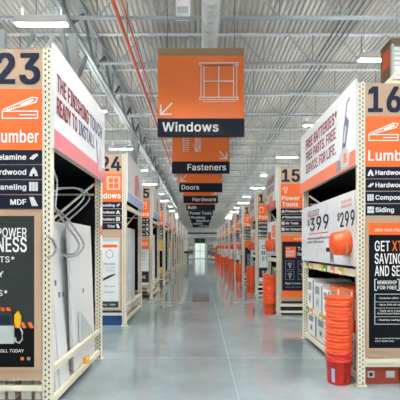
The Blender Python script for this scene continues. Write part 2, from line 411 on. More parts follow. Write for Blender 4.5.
def aisle_sign(sd, Xf, Y0, num, dept, rows, ic, label):
    W = D-.18; x0 = 0
    X = Xf+.09 if sd > 0 else -Xf-.09-W
    t = thing('aisle_sign', label, 'sign', (X, Y0+.005, 0), 0, 'aisle number signs on the rack ends')
    MB().box(0, W, 0, .02, .33, 3.49, 'tan').build('backing_board', t)
    al = 'l' if sd > 0 else 'r'; e = .03 if sd > 0 else W-.03
    MB().text(num, e+(.01 if sd > 0 else 0), 3.165, .28, 'ink', y=-.001, align=al, bold=.06, w=(.36 if num == '16' else .4) if num not in ('11', '10') else .34).build('aisle_number', t)
    b = MB(); b.box(0, W, -.006, 0, 2.53, 3.11, 'orange'); b.build('department_panel', t)
    b = MB(); dl = dept.split('|')
    if len(dl) == 1: b.text(dl[0], e, 2.6, .115, 'white', y=-.007, align=al, bold=.04, w={'Lumber': .53 if sd > 0 else .42, 'Windows': .6}.get(dl[0]))
    else: b.text(dl[0], e, 2.72, .1, 'white', y=-.007, align=al, bold=.03, w=.42); b.text(dl[1], e, 2.575, .1, 'white', y=-.007, align=al, bold=.03, w=.38)
    b.build('department_lettering', t)
    u = {'saw': .21, 'window': .26}.get(ic, .2); wd = {'saw': 1.6, 'window': 1}.get(ic, .8)*u
    z = 2.83 if ic != 'window' else 2.78
    if len(dl) > 1: z += .06; u *= .8; wd *= .8
    b = MB(); icon(b, ic, .035 if sd > 0 else W-.04-wd, z, u, 'white', -.007); b.build('department_icon', t)
    for k, r in enumerate(rows):
        z0 = 2.53-.1425*(k+1); kk = (0, 1, 2, 3)[k % 4] if sd > 0 else (1, 0, 2, 4)[k % 4]
        st = MB().box(0, W, -.006, 0, z0+.008, z0+.1425-.003, 'navy').build('product_strip', t)
        b = MB(); c = MB()
        if sd > 0: row_icon(b, kk, .018, z0+.035, .075, -.007); c.text(r, .112, z0+.048, .051, 'white', y=-.007, bold=.05)
        else: row_icon(b, kk, W-.12, z0+.035, .085, -.007); c.text(r, W-.15, z0+.048, .05, 'white', y=-.007, align='r', bold=.05)
        b.build('icon', st); c.build('lettering', st)
    return t, X, W
def poster(X, Y0, W, z0, z1, m0, label, fn, inset=.06, frame='tan', group='posters under the aisle signs'):
    t = thing('framed_poster', label, 'poster', (X, Y0-.003, 0), 0, group)
    MB().box(inset, W-inset, -.006, 0, z0, z1, m0).build('sheet', t)
    b = MB()
    b.box(0, inset, -.012, 0, z0-.03, z1+.03, frame); b.box(W-inset, W, -.012, 0, z0-.03, z1+.03, frame); b.box(inset, W-inset, -.012, 0, z1, z1+.03, frame); b.box(inset, W-inset, -.012, 0, z0-.03, z0, frame)
    b.build('frame', t)
    b = MB(); fn(b, inset, W-inset, -.0065); b.build('printing', t)
    return t
def box_thing(name, x0, x1, y0, y1, z0, z1, m, label, cat, group=None, face=None):
    """free standing carton; face(b) draws on it in local coordinates"""
    t = thing(name, label, cat, ((x0+x1)/2, (y0+y1)/2, z0), 0, group)
    hx, hy, h = (x1-x0)/2, (y1-y0)/2, z1-z0
    MB().box(-hx, hx, -hy, hy, 0, h, m).build('carton', t, .006)
    if face:
        b = MB(); face(b, hx, hy, h); b.build('printed_label', t)
    return t

# --- right rack, nearest (aisle 16)
XR = [1.81, 1.81, 1.92, 1.93] + [1.94]*7
YR = [4.83, 9.95]+[9.95+4.7*k for k in range(1, 10)]
LR = [2.62]+[1.42]*10
XL = [1.42]+[1.51]*10
YL = [4.0, 8.55]+[8.55+4.68*k for k in range(1, 10)]
LL = [2.08, 2.25]+[2.25]*9
POSR = ['nearest', 'second', 'third', 'fourth', 'fifth', 'sixth', 'seventh', 'eighth', 'ninth', 'tenth', 'eleventh']
NR, NL = 10, 10
RSIGN = [('16', 'Lumber', ['Hardwood Plywood', 'Hardwood', 'Composite', 'Siding'], 'saw'),
         ('15', 'Power|Tools', ['Pressure Washers', 'Generators', 'Air Tools', 'Air Compressors'], 'drill'),
         ('14', 'Paint', ['Brushes', 'Rollers', 'Stains', 'Sprayers'], 'house'), ('13', 'Tools', ['Hammers', 'Levels', 'Saws', 'Pliers'], 'drill')]
LSIGN = [('23', 'Lumber', ['Melamine', 'Hardwood', 'Paneling', 'MDF'], 'saw'), ('24', 'Windows', ['Moulding', 'Windows', 'Shutters', 'Trim'], 'window'),
         ('25', 'Doors', ['Entry Doors', 'Locks', 'Closets', 'Hinges'], 'door'), ('26', 'Doors', ['Interior', 'Screens', 'Patio', 'Bifold'], 'door')]
for k in range(4, NR): RSIGN.append((str(16-k), 'Paint', ['Stains', 'Rollers', 'Tape', 'Brushes'], 'house'))
for k in range(4, NL): LSIGN.append((str(23+k), 'Bath', ['Vanities', 'Faucets', 'Tile', 'Mirrors'], 'house'))

def p16(b, x0, x1, y):
    b.box(x0, x1, y-.003, y, 1.745, 1.885, 'orange'); b.text('OPEN YOUR XTRA', x0+.07, 1.785, .03, 'white', y=y-.004, w=.3, bold=.02)
    b.text('GET', x0+.07, 1.56, .115, 'white', y=y, w=.17, bold=.03); b.text('XTRA', x0+.27, 1.56, .115, 'orange', y=y, w=.24, bold=.03)
    b.text('SAVINGS', x0+.07, 1.415, .115, 'white', y=y, w=.37, bold=.03); b.text('AND SERVICE', x0+.07, 1.275, .115, 'white', y=y, w=.53, bold=.03)
    b.line([(x0+.09, 1.235), (x0+.07, 1.235), (x0+.07, 1.11), (x0+.09, 1.11)], .008, y, 'white'); b.line([(x0+.33, 1.235), (x0+.35, 1.235), (x0+.35, 1.11), (x0+.33, 1.11)], .008, y, 'white')
    b.text('MEMBERSHIP', x0+.1, 1.18, .04, 'white', y=y, w=.22, bold=.03); b.text('FOR FREE', x0+.1, 1.12, .04, 'white', y=y, w=.22, bold=.03)
    b.line([(x0+.07, 1.065), (x1-.04, 1.065), (x1-.04, .72), (x0+.07, .72), (x0+.07, 1.065)], .006, y, 'offwhite')
    for z, tx in ((1.01, '- Exclusive offers'), (.935, '- Up to 50% off select items'), (.865, '- Track up to 3 years of'), (.835, 'business purchases'), (.76, '- Business savings')): b.text(tx, x0+.1, z, .02, 'white', y=y, bold=.01)
    for z in (.975, .905, .805): b.line([(x0+.07, z), (x1-.04, z)], .004, y, 'offwhite')
    b.text('Ask an associate for details or sign up', x0+.07, .55, .016, 'white', y=y); b.text('at the register today', x0+.07, .52, .016, 'white', y=y)
def p23(b, x0, x1, y):
    b.text('MORE POWER', x1-.075, 1.70, .085, 'white', y=y, align='r', w=.53, bold=.03)
    b.text('BUSINESS', x1-.075, 1.56, .135, 'white', y=y, align='r', w=.56, bold=.035)
    for z, dx, tx in ((1.46, .19, 'DISCOUNTS*'), (1.32, .295, 'EASY PAY'), (1.14, .257, 'FUEL PLANS*')): b.text(tx, x1-dx, z, .055, 'white', y=y, align='r', bold=.02)
    b.box(x0, x1, y-.002, y, .465, .84, 'black')
    for k in range(4): b.prism([(x1-.04-k*.07, .835), (x1-.005-k*.07, .835), (x1-.03-k*.07, .89), (x1-.065-k*.07, .89)], y-.004, y-.002, 'orange')
    b.box(x0+.05, x1-.19, y-.02, y-.002, .69, .86, 'light_grey'); b.prism([(x0+.08, .86), (x1-.19, .86), (x1-.21, 1.0), (x0+.12, 1.0)], y-.018, y-.002, 'graphite')
    b.prism([(x0+.1, .88), (x1-.22, .88), (x1-.24, .96), (x0+.14, .96)], y-.02, y-.018, 'ink')
    for k in range(9): b.prism([(x1-.25-k*.05, 1.0), (x1-.22-k*.05, 1.0), (x1-.235-k*.05, 1.03), (x1-.265-k*.05, 1.03)], y-.02, y-.002, 'orange')
    b.box(x0+.3, x0+.42, y-.022, y-.02, .79, .81, 'ink')
    b.prism([(x1-.18, .96), (x1-.15, 1.0), (x1-.125, .95), (x1-.125, .88), (x1-.15, .84), (x1-.18, .9)], y-.03, y-.002, 'yellow')
    b.tube([(x1-.14, y-.015, .86), (x1-.11, y-.015, .8), (x1-.11, y-.015, .73), (x1-.14, y-.015, .695), (x1-.17, y-.015, .71), (x1-.18, y-.015, .75)], .008, 'light_grey')
    b.text('ENROLL TODAY', x1-.1, .605, .03, 'white', y=y-.002, align='r', w=.3, bold=.02)
    b.box(x1-.13, x1-.10, y-.004, y-.002, .53, .56, 'orange'); b.box(x1-.07, x1-.04, y-.004, y-.002, .53, .56, 'grey')
def p24(b, x0, x1, y):
    b.box(x0, x0+.0, y-.001, y, 1, 1.01, 'grey') if False else None
    b.box(x0+.03, x1-.03, y-.002, y, .52, 1.72, 'offwhite')
    b.box(x0+.05, x1-.05, y-.004, y-.002, 1.60, 1.66, 'orange')
    b.box(x0+.02, x0+.45, y-.005, y-.002, .9, 1.58, 'light_grey'); b.box(x0+.1, x0+.4, y-.007, y-.005, 1.0, 1.5, 'blue_pale')
    b.line([(x1-.28, 1.5), (x1-.2, 1.56), (x1-.14, 1.5), (x1-.14, 1.42), (x1-.22, 1.38), (x1-.28, 1.44), (x1-.28, 1.5)], .012, y-.003, 'grey')
    b.text('The look', x1-.1, 1.25, .04, 'ink', y=y-.003, align='r'); b.text('you want', x1-.1, 1.18, .03, 'grey', y=y-.003, align='r'); b.text('installed', x1-.1, 1.12, .03, 'grey', y=y-.003, align='r')
    b.prism([(x1-.34, .92), (x1-.1, 1.04), (x1-.09, 1.07), (x1-.2, 1.04), (x1-.34, .97)], y-.006, y-.002, 'dark')
    for z in (.8, .68): b.text('- Free quote', x1-.1, z, .03, 'ink', y=y-.003, align='r', w=.25)
    b.box(x0+.03, x1-.03, y-.004, y-.001, .38, .5, 'graphite'); b.text('DETAILS   TODAY', x1-.08, .42, .035, 'white', y=y-.005, align='r', w=.34, bold=.02)
def p15(b, x0, x1, y):
    b.box(x0, x1, y-.003, y, 1.74, 1.88, 'orange'); b.text('more saving. more doing.', x1-.05, 1.79, .04, 'white', y=y-.004, align='r', w=.5, bold=.02)
    b.box(x0, x1, y-.003, y, .42, .58, 'orange')
    b.box(x0+.08, x0+.33, y-.004, y, 1.36, 1.62, 'orange')
    b.text('THE', x0+.1, 1.56, .03, 'white', y=y-.005); b.text('HOME', x0+.1, 1.47, .06, 'white', y=y-.005, w=.2, bold=.03); b.text('DEPOT', x0+.1, 1.39, .06, 'white', y=y-.005, w=.2, bold=.03)
    b.text('Tool', x0+.37, 1.53, .08, 'white', y=y, bold=.02); b.text('Rental', x0+.37, 1.41, .07, 'white', y=y, bold=.02)
    for xx in (.08, .38):
        for zz in (1.08, .84):
            b.line([(x0+xx, zz), (x0+xx+.2, zz), (x0+xx+.2, zz+.2), (x0+xx, zz+.2), (x0+xx, zz)], .008, y, 'grey'); icon(b, 'drill', x0+xx+.04, zz+.04, .13, 'white', y)
    b.text('Rent it here today', x0+.08, .73, .045, 'white', y=y, w=.55); b.text('see the tool desk', x0+.08, .65, .03, 'grey', y=y, w=.55)
def pgen(kind):
    def fn(b, x0, x1, y):
        if kind == 0:
            b.box(x0, x1, y-.003, y, 1.55, 1.86, 'orange'); b.text('PRO', x1-.3, 1.66, .1, 'white', y=y-.004, bold=.02)
            for z in (1.4, 1.3, 1.2): b.text('Low prices', x1-.1, z, .04, 'grey', y=y, align='r')
            b.box(x0, x1, y-.003, y, .5, .85, 'dark'); b.text('SAVE', x1-.1, .62, .09, 'white', y=y-.004, align='r')
        elif kind == 1:
            for z, h, m in ((1.5, .36, 'yellow'), (.75, .72, 'black'), (.44, .28, 'yellow')): b.box(x0, x1, y-.003, y, z, z+h, m)
            b.box(x0, x1, y-.004, y-.003, .45, .48, 'black')
        elif kind == 2:
            for z, tx in ((1.55, 'ONE'), (1.35, 'BIG'), (1.15, 'STEP')): b.text(tx, x0+.1, z, .13, 'ink', y=y, w=.4, bold=.03)
            b.box(x0, x1, y-.003, y, .55, .9, 'dark'); b.text('SAVE', x0+.1, .66, .12, 'white', y=y-.004, bold=.02)
        else:
            b.box(x0, x1, y-.003, y, 1.6, 1.86, 'orange'); b.text('NEW', x0+.15, 1.68, .1, 'white', y=y-.004, bold=.02); b.box(x0+.1, x1-.1, y-.004, y, .7, 1.3, 'slate_blue')
            b.text('LOWER PRICE', x0+.12, 1.4, .07, 'ink', y=y, w=.5)
    return fn

def banner(sd, Xf, Y0, L, strip, lines, label, z0=2.55, z1=3.54, pic=None):
    """banner across the aisle face; local x runs left to right as read from the aisle"""
    if sd < 0: loc, rz = (-Xf+.03, Y0-.01, 0), PI/2
    else: loc, rz = (Xf-.03, Y0+L+.01, 0), -PI/2
    t = thing('rack_banner', label, 'banner', loc, rz, 'banners along the rack tops')
    W = L+.02
    MB().box(0, W, 0, .025, z0, z1, 'offwhite').build('sheet', t)
    MB().box(0, W, -.003, 0, z0, z0+.18, strip).build('coloured_strip', t)
    if lines:
        b = MB()
        for (tx, x, z, h, wd, m) in lines: b.text(tx, x, z, h, m, y=0, w=wd, bold=.06)
        b.build('lettering', t)
    if pic:
        b = MB(); pic(b); b.build('printed_picture', t)
    return t
def vac(b):
    b.line([(2.3, 3.2), (2.36, 3.36), (2.44, 3.38)], .035, 0, 'grey'); b.line([(2.31, 3.2), (2.18, 2.75)], .05, 0, 'grey')
    b.prism([(2.2, 2.86), (2.3, 2.82), (2.42, 3.12), (2.34, 3.2), (2.26, 3.12)], -.006, 0, 'slate_blue'); b.prism([(2.24, 2.9), (2.3, 2.88), (2.36, 3.06), (2.31, 3.1)], -.008, -.006, 'light_grey')
    b.prism([(1.98, 2.58), (2.42, 2.58), (2.46, 2.72), (2.3, 2.84), (2.1, 2.78)], -.006, -.003, 'light_grey')
    b.prism([(1.96, 2.58), (2.16, 2.58), (2.14, 2.7), (2.02, 2.72)], -.009, -.003, 'grey'); b.prism([(2.24, 2.64), (2.38, 2.64), (2.34, 2.76), (2.26, 2.76)], -.009, -.003, 'salmon')
def caulk(b):
    b.line([(1.62, 3.02), (1.68, 2.78)], .04, 0, 'slate_blue'); b.prism([(1.6, 2.6), (1.86, 2.6), (1.84, 2.8), (1.66, 2.82)], -.006, -.003, 'pink'); b.prism([(1.7, 2.66), (1.9, 2.66), (1.88, 2.95), (1.76, 2.98)], -.008, -.003, 'light_grey')
def bpic(m1, m2):
    def fn(b): b.prism([(.9, 2.78), (1.5, 2.78), (1.62, 3.1), (1.3, 3.3), (.95, 3.2)], -.003, 0, m1); b.prism([(1.3, 2.8), (1.8, 2.8), (1.75, 3.05), (1.4, 3.0)], -.005, 0, m2)
    return fn

for k in range(NR):
    r = rack(1, XR[k], YR[k], LR[k], 'cream perforated steel rack, %s along the right side of the aisle' % POSR[k])
    num, dept, rows, ic = RSIGN[k]
    t, X, W = aisle_sign(1, XR[k], YR[k], num, dept, rows, ic, 'tan, orange and navy aisle sign numbered %s on the %s right-hand rack' % (num, POSR[k]))
    if k == 0: poster(X, YR[k], W, .445, 1.885, 'black_navy', 'black poster reading GET XTRA SAVINGS under the aisle 16 sign', p16, .03)
    elif k == 1: poster(X, YR[k], W, .42, 1.88, 'navy', 'navy poster with orange square logo under the aisle 15 sign', p15, .03)
    else: poster(X, YR[k], W, .42, 1.88, 'offwhite' if k != 3 else 'navy', 'framed poster on the end of the %s right-hand rack' % POSR[k], pgen(2 if k % 2 == 0 else 3), .03)
    if k == 0:
        banner(1, XR[k], YR[k], LR[k], 'salmon', [('FREE BATTERIES*', .38, 3.24, .15, 1.6, 'maroon'), ('FREE PARTS. FREE', .38, 3.04, .14, 1.55, 'maroon'), ('SERVICE. FOR LIFE.', .38, 2.835, .14, 1.55, 'maroon')], 'white banner reading FREE BATTERIES above the nearest right-hand rack', pic=vac)
    else:
        banner(1, XR[k], YR[k], LR[k], 'red' if k == 1 else 'salmon', [('SAVE MORE', .15, 3.2, .16, 1.1, 'maroon'), ('EVERY DAY', .15, 2.97, .16, 1.1, 'maroon')], 'white and red banner above the %s right-hand rack' % POSR[k], pic=(lambda b: b.prism([(.5, 2.62), (1.1, 2.62), (1.0, 2.9), (.6, 2.9)], -.006, -.003, 'salmon')) if k == 1 else None)
for k in range(NL):
    r = rack(-1, XL[k], YL[k], LL[k], 'cream perforated steel rack, %s along the left side of the aisle' % POSR[k])
    num, dept, rows, ic = LSIGN[k]
    t, X, W = aisle_sign(-1, XL[k], YL[k], num, dept, rows, ic, 'tan, orange and navy aisle sign numbered %s on the %s left-hand rack' % (num, POSR[k]))
    if k == 0: poster(X, YL[k], W, .462, 1.9, 'graphite', 'dark poster with toolbox and yellow nozzle under the aisle 23 sign', p23, .067)
    elif k == 1: poster(X, YL[k], W, .35, 1.8, 'light_grey', 'pale poster with orange strip under the aisle 24 sign', p24, .04)
    else: poster(X, YL[k], W, .42, 1.88, 'offwhite', 'framed poster on the end of the %s left-hand rack' % POSR[k], pgen((0, 1, 3)[(k-2) % 3]), .03)
    if k == 0:
        banner(-1, XL[k], YL[k], LL[k], 'pink', [('THE FINISHING', .07, 3.12, .16, 1.14, 'maroon'), ('TOUCH', 1.28, 3.12, .16, .62, 'slate_blue'), ('READY TO', .07, 2.895, .16, .66, 'maroon'), ('INSTALL', .8, 2.895, .16, .7, 'slate_blue')], 'white banner reading THE FINISHING TOUCH above the nearest left-hand rack', pic=caulk)
    else:
        banner(-1, XL[k], YL[k], LL[k], 'blue_pale' if k < 3 else 'pink', [('DOORS', .25, 3.25, .14, .8, 'slate_blue')] if k > 2 else None, 'white banner above the %s left-hand rack' % POSR[k], pic=bpic('pink', 'light_grey'))

# --- hanging department signs
HS = [('Windows', 'l', 'window'), ('Fasteners', 'r', 'nails'), ('Doors', 'l', 'door'), ('Hardware', 'r', 'house'), ('Bath', 'l', 'house'), ('Power Tools', 'r', 'drill'), ('Plumbing', 'l', 'house'), ('Electrical', 'r', 'house'), ('Lighting', 'l', 'house'), ('Flooring', 'r', 'house')]
for k, (nm, ar, ic) in enumerate(HS):
    d = 9.4+4.7*k
    t = thing('hanging_sign', 'big orange hanging sign over the aisle reading %s' % nm, 'sign', (.01, d, 4.08), 0, 'department signs hanging over the aisle')
    W2 = .96 if k else .965; H = 1.98
    MB().box(-W2, W2, 0, .05, 0, H, 'tan_dark').build('board', t)
    MB().box(-W2, W2, -.004, 0, .4, H-.17, 'orange_gloss').build('orange_panel', t)
    MB().box(-W2-.005, W2+.005, -.03, .056, 0, .4, 'navy').build('name_panel', t)
    b = MB(); wd = {'Windows': 1.24, 'Fasteners': 1.28}.get(nm)
    b.text(nm, -W2+.11 if ar == 'l' else W2-.12, .11, .2, 'white', y=-.031, align=ar, w=wd, bold=.035); b.build('lettering', t)
    b = MB()
    if ar == 'l':
        ax, az = -W2+.07, .5
        b.line([(ax, az+.2), (ax, az), (ax+.22, az)], .035, -.005, 'white'); b.line([(ax, az), (ax+.24, az+.24)], .035, -.005, 'white')
    else:
        ax, az = W2-.09, .5
        b.line([(ax, az+.2), (ax, az), (ax-.22, az)], .035, -.005, 'white'); b.line([(ax, az), (ax-.24, az+.24)], .035, -.005, 'white')
    b.build('arrow', t)
    b = MB()
    if ic == 'window':
        xa, xb, za, zb = 0.0, .8, .83, 1.6
        for e in (0, .07): b.line([(xa+e, za+.06), (xa+e, zb), (xb-e, zb), (xb-e, za+.06)], .02, -.005, 'white')
        b.line([(xa-.03, zb+.0), (xb+.03, zb+.0), (xb+.03, zb+.05), (xa-.03, zb+.05), (xa-.03, zb)], .02, -.005, 'white')
        b.line([(xa-.03, za), (xb+.03, za), (xb+.03, za+.05), (xa-.03, za+.05), (xa-.03, za)], .02, -.005, 'white')
        b.line([(xa+.05, za-.05), (xb-.02, za-.05)], .012, -.005, 'white'); b.line([(.4, za+.06), (.4, zb)], .022, -.005, 'white'); b.line([(xa+.07, 1.24), (xb-.07, 1.24)], .022, -.005, 'white')
    elif ic == 'nails':
        for q in range(9):
            for x in (-.6, -.48, -.2, -.08): b.line([(x, .75+q*.06), (x+.08, .75+q*.06)], .02, -.005, 'white')
        b.line([(-.6, .72), (-.6, 1.5)], .015, -.005, 'white'); b.line([(-.15, .72), (-.15, 1.5)], .015, -.005, 'white'); b.line([(-.25, .95), (-.15, .72), (-.02, .95)], .015, -.005, 'white')
    else: icon(b, ic, .1 if ar == 'l' else -.7, .85, .75, 'white', -.005)
    b.build('picture', t)
    for x in (-.75, .75): MB().tube([(x, .025, H), (x, .025, 8.0-4.08)], .008, 'truss_dark', 6).build('hanging_wire', t)

# --- buckets
def bucket_body(m):
    b = MB(); b.keep = False
    b.lathe([(.0005, .004), (.125, .004), (.128, .0), (.131, .01), (.142, .262), (.152, .264), (.152, .274), (.144, .277), (.145, .3), (.155, .302), (.155, .313), (.146, .316), (.148, .345), (.158, .347), (.158, .37), (.149, .37), (.139, .26), (.124, .012), (.0005, .012)], m)
    return b
proto_b = thing('bucket', 'x', 'bucket', group='orange buckets')
body = bucket_body('bucket').build('pail', proto_b)
hb = MB(); hb.tube([(.16*math.cos(a), -.02-.155*math.sin(a), .345-.05*math.sin(a)) for a in [PI*q/14 for q in range(15)]], .0025, 'salmon', 6)
hb.build('bail_handle', proto_b)
usedb = False
bred = None
for k in range(NR):
    n = (9, 8, 8, 7, 8, 8, 7, 8, 8, 8)[k]; X = XR[k]-.16; Y = YR[k]+.16
    if k == 0: Y = 4.99; X = 1.645
    for q in range(n):
        o = proto_b if not usedb else copy_tree(proto_b); usedb = True
        o.location = (X+R.uniform(-.003, .003), Y+R.uniform(-.003, .003), .0005+q*.0815); o.rotation_euler = (0, 0, R.uniform(-.5, .9) if k else R.uniform(-1.0, .4))
        where = 'on the floor at the bottom' if q == 0 else 'on top' if q == n-1 else '%s from the floor' % ORD[q]
        o['label'] = 'orange bucket %s of the %s bucket stack' % (where, POSR[k])
        o['group'] = 'orange buckets in the %s stack' % POSR[k]
o = proto_b
pa = [c for c in o.children if c.name.startswith('pail')][0]
pa.data = pa.data.copy(); pa.data.materials[0] = M['bucket_red']
b = MB()
b2 = MB(); b2.text("Let's Do This.", 0, -.02, .045, 'dark', y=0, w=.24, bold=.03)
for v in b2.bm.verts:   # turn upright and wrap round the pail
    x, z = v.co.x, v.co.z; zz = .02+x; rr = .1325+.0435*zz; a = -PI/2+(z)/rr
    v.co = (rr*math.cos(a), rr*math.sin(a), zz)
o2 = b2.build('lettering', o); o2.rotation_euler = (0, 0, .25-o.rotation_euler.z)
b3 = MB()
for q2 in range(3):
    a0 = -PI/2-.95+q2*.1; a1 = a0+.1
    P = [(rr*math.cos(a), rr*math.sin(a), z) for rr_, a in ((0, a0), (0, a1)) for z, rr in ((.03, .1338), (.03, .1355), (.19, .1407), (.19, .1424))]
    b3.hexa([P[0], P[2], P[1], P[3], P[4], P[6], P[5], P[7]], 'blue_pale')
o3 = b3.build('label_patch', o); o3['label'] = 'pale blue and white label'
o3.rotation_euler = (0, 0, -o.rotation_euler.z)
# bucket shaped holders sticking out of the rack faces
def scoop(k, X, Y, Z):
    t = thing('bucket_holder', 'orange pail end sticking out above the %s bucket stack' % POSR[k], 'bucket holder', (X, Y, Z), 0, 'orange pail ends on the right-hand racks')
    t.rotation_euler = (0, math.radians(-96), 0)
    b = MB(); b.lathe([(.155, 0), (.155, .02), (.148, .022), (.14, .15), (.128, .185), (.09, .2), (.0005, .203)], 'bucket'); b.build('shell', t)
    MB().tube([(.16*math.cos(a), .16*math.sin(a), .06) for a in [PI*.5+PI*q/14 for q in range(15)]], .006, 'light_grey', 6).build('wire_handle', t)
    return t
for k in range(NR): scoop(k, XR[k]-.035, YR[k]+.24, 1.66)

# --- goods, right rack nearest
XF = XR[0]
t = thing('price_card', 'pale blue price card reading $399 and $299 on the nearest right-hand rack', 'price sign', (XF-.02, YR[0]+LR[0]-.03, 0), -PI/2)
L0 = LR[0]-.09
MB().box(0, L0, 0, .02, 1.38, 2.27, 'offwhite').build('board', t)
b = MB(); b.box(.42, 1.08, -.003, 0, 2.12, 2.19, 'grey'); b.text('TOOLS', .46, 2.135, .035, 'white', y=-.004, w=.56, bold=.03); b.box(.42, 1.08, -.004, 0, 2.095, 2.11, 'red')
b.text('$', .42, 1.96, .09, 'ink', y=-.001, w=.12, bold=.03); b.text('399', .58, 1.87, .2, 'ink', y=-.001, w=.98, bold=.035)
b.box(.5, 1.55, -.003, 0, 1.81, 1.825, 'red'); b.text('when you purchase tools', .42, 1.73, .035, 'ink', y=-.001, w=1.3, bold=.02); b.text('save 100 now', .42, 1.67, .035, 'ink', y=-.001, w=.9, bold=.02)
b.build('price_lettering', t)
b = MB(); b.text('SAVE', 2.1, 2.15, .04, 'salmon', y=-.001, w=.36, bold=.02); b.text('PRICE', 2.1, 2.09, .035, 'salmon', y=-.001, w=.36, bold=.02)
b.text('$', 1.94, 1.95, .09, 'ink', y=-.001, w=.09, bold=.03); b.text('299', 2.05, 1.86, .18, 'ink', y=-.001, w=.5, bold=.035)
b.build('price_lettering', t)
b = MB(); icon(b, 'drill', 1.6, 1.45, .2, 'dark', -.001); b.box(1.6, 1.72, -.006, 0, 1.56, 1.61, 'red'); b.box(1.45, 1.62, -.006, 0, 1.54, 1.6, 'dark'); b.prism([(1.62, 1.4), (1.8, 1.4), (1.74, 1.55), (1.62, 1.55)], -.004, 0, 'grey')
b.text('*', .12, 1.44, .06, 'grey', y=-.001); b.line([(.9, 1.42), (1.5, 2.2)], .006, 0, 'light_grey'); b.build('printed_picture', t)
# price tags on the beams
def tags(k, zs, sd=1, Xf=None, names='shelf'):
    pass
q = 0
for z, lvl in ((1.255, 'upper'), (.51, 'lower')):
    for yy, col in ((7.15, 'green'), (6.92, 'salmon'), (6.35, 'yellow'), (6.15, 'green'), (5.8, 'salmon'), (5.45, 'yellow')):
        t = MB().box(-.012, 0, -.075, .075, 0, .1, col).box(-.014, -.012, -.05, .05, .015, .045, 'white').build('price_tag')
        t.location = (XF+.019, yy, z-.01)
        tag(t, '%s price tag on the %s beam of the aisle 16 rack, %s from far end' % ({'green': 'green', 'salmon': 'orange', 'yellow': 'yellow'}[col], lvl, ORD[q % 6]), 'price tag', 'price tags on the nearest right-hand rack'); q += 1
def toolface(mm, tx):
    def fn(b, hx, hy, h):                        # on the aisle face (-x) and the near face
        b.box(-hx-.004, -hx, -hy+.02, -hy+.07, .02, h-.02, mm); b.box(-hx-.004, -hx, -hy*.2, hy*.75, h*.62, h*.88, 'grey')
        b.box(-hx-.004, -hx, -hy*.1, hy*.5, h*.2, h*.5, 'light_grey'); b.box(-hx-.006, -hx, hy*.1, hy*.35, h*.28, h*.42, mm)
        b.box(-hx+.02, hx*.2, -hy-.004, -hy, h*.3, h*.8, mm)
    return fn
y = 7.36; q = 0
for w, m, mm, h in ((.42, 'white', 'dark', .52), (.5, 'offwhite', 'grey', .48), (.36, 'white', 'slate_blue', .42), (.42, 'orange', 'white', .5), (.5, 'orange', 'white', .52)):
    box_thing('tool_box', XF+.07, XF+.7, y-w+.015, y, .552, .552+h, m, '%s tool carton on the middle shelf of the aisle 16 rack, %s from far end' % ('orange' if m == 'orange' else 'white', ORD[q]), 'box', 'tool cartons on the middle shelf', toolface(mm, '')); y -= w; q += 1
y = 7.33; q = 0
for w, m, mm, h in ((.55, 'white', 'dark', .37), (.6, 'offwhite', 'dark', .38), (.55, 'white', 'grey', .36), (.49, 'offwhite', 'dark', .35)):
    box_thing('tool_case_box', XF+.07, XF+.7, y-w+.015, y, .121, .121+h, m, 'white carton on the bottom shelf of the aisle 16 rack, %s from far end' % ORD[q], 'box', 'cartons on the bottom shelf', toolface(mm, '')); y -= w; q += 1
# red boxes at the foot of the aisle 16 end
def redface(b, hx, hy, h):
    b.box(-hx+.05, -hx+.13, -hy-.003, -hy, h*.35, h*.75, 'light_grey'); b.box(-hx+.07, -hx+.11, -hy-.005, -hy, h*.45, h*.65, 'dark'); b.box(hx*.3, hx*.8, -hy-.003, -hy, h*.35, h*.75, 'light_grey')
for q in range(2):
    box_thing('red_box', XF+.1+q*.43, XF+.51+q*.43, YR[0]+.1, YR[0]+.31, .003, .2, 'redwood', 'dark red carton on the floor under the aisle 16 sign, %s the main aisle' % ('nearer' if q == 0 else 'further from'), 'box', 'dark red cartons on the floor', redface)
MB_ = MB().box(XF+.09, XF+D-.09, YR[0]+.005, YR[0]+.03, .27, .32, 'cream_light').build('rack_crossbar'); tag(MB_, 'cream steel crossbar under the poster at the foot of aisle 16', 'crossbar')

# overhead stock behind the 16 sign
t = thing('row_rack', 'tall cream rack row behind the aisle 16 end rack, carrying boxes on top', 'rack', (3.16, 6.98, 0))
for xx in (0, 2.6):
    for yy in (0, 1.2): post(t, xx, yy).scale = (1, 1, 1.26)
for yy in (.01, 1.2): MB().box(0, 2.7, yy, yy+.05, 4.28, 4.38, 'cream_light').build('beam', t)
MB().box(0, 2.7, 0, 1.26, 4.382, 4.4, 'board').build('shelf_deck', t)
MB().bar((-.1, -.02, 4.3), (.25, -.02, 4.66), .03, .05, 'cream_light').build('diagonal_brace', t)
MB().box(.05, 2.6, .7, .72, .02, 4.25, 'black').build('dark_void_backdrop', t)
def lab(b, hx, hy, h): b.box(-hx-.004, -hx, -hy*.75, hy*.55, h*.42, h*.82, 'orange'); b.box(-hx-.006, -hx-.004, -hy*.4, hy*.05, h*.55, h*.7, 'salmon')
box_thing('cardboard_box', 3.25, 4.1, 7.16, 7.58, 4.402, 5.17, 'cardboard', 'brown carton with orange label on top of the rack behind aisle 16', 'box', None, lab)
t = thing('louvered_panel', 'white louvered panel standing against the brown carton on the rack top', 'panel', (3.21, 7.05, 4.402))
for q in range(7): MB().box(.04, .86, .01, .05, .03+q*.08, .09+q*.08, 'white').build('slat', t)
MB().box(0, .04, 0, .06, 0, .62, 'light_grey').box(.86, .9, 0, .06, 0, .62, 'light_grey').box(.04, .86, .05, .06, 0, .62, 'grey').build('frame', t)

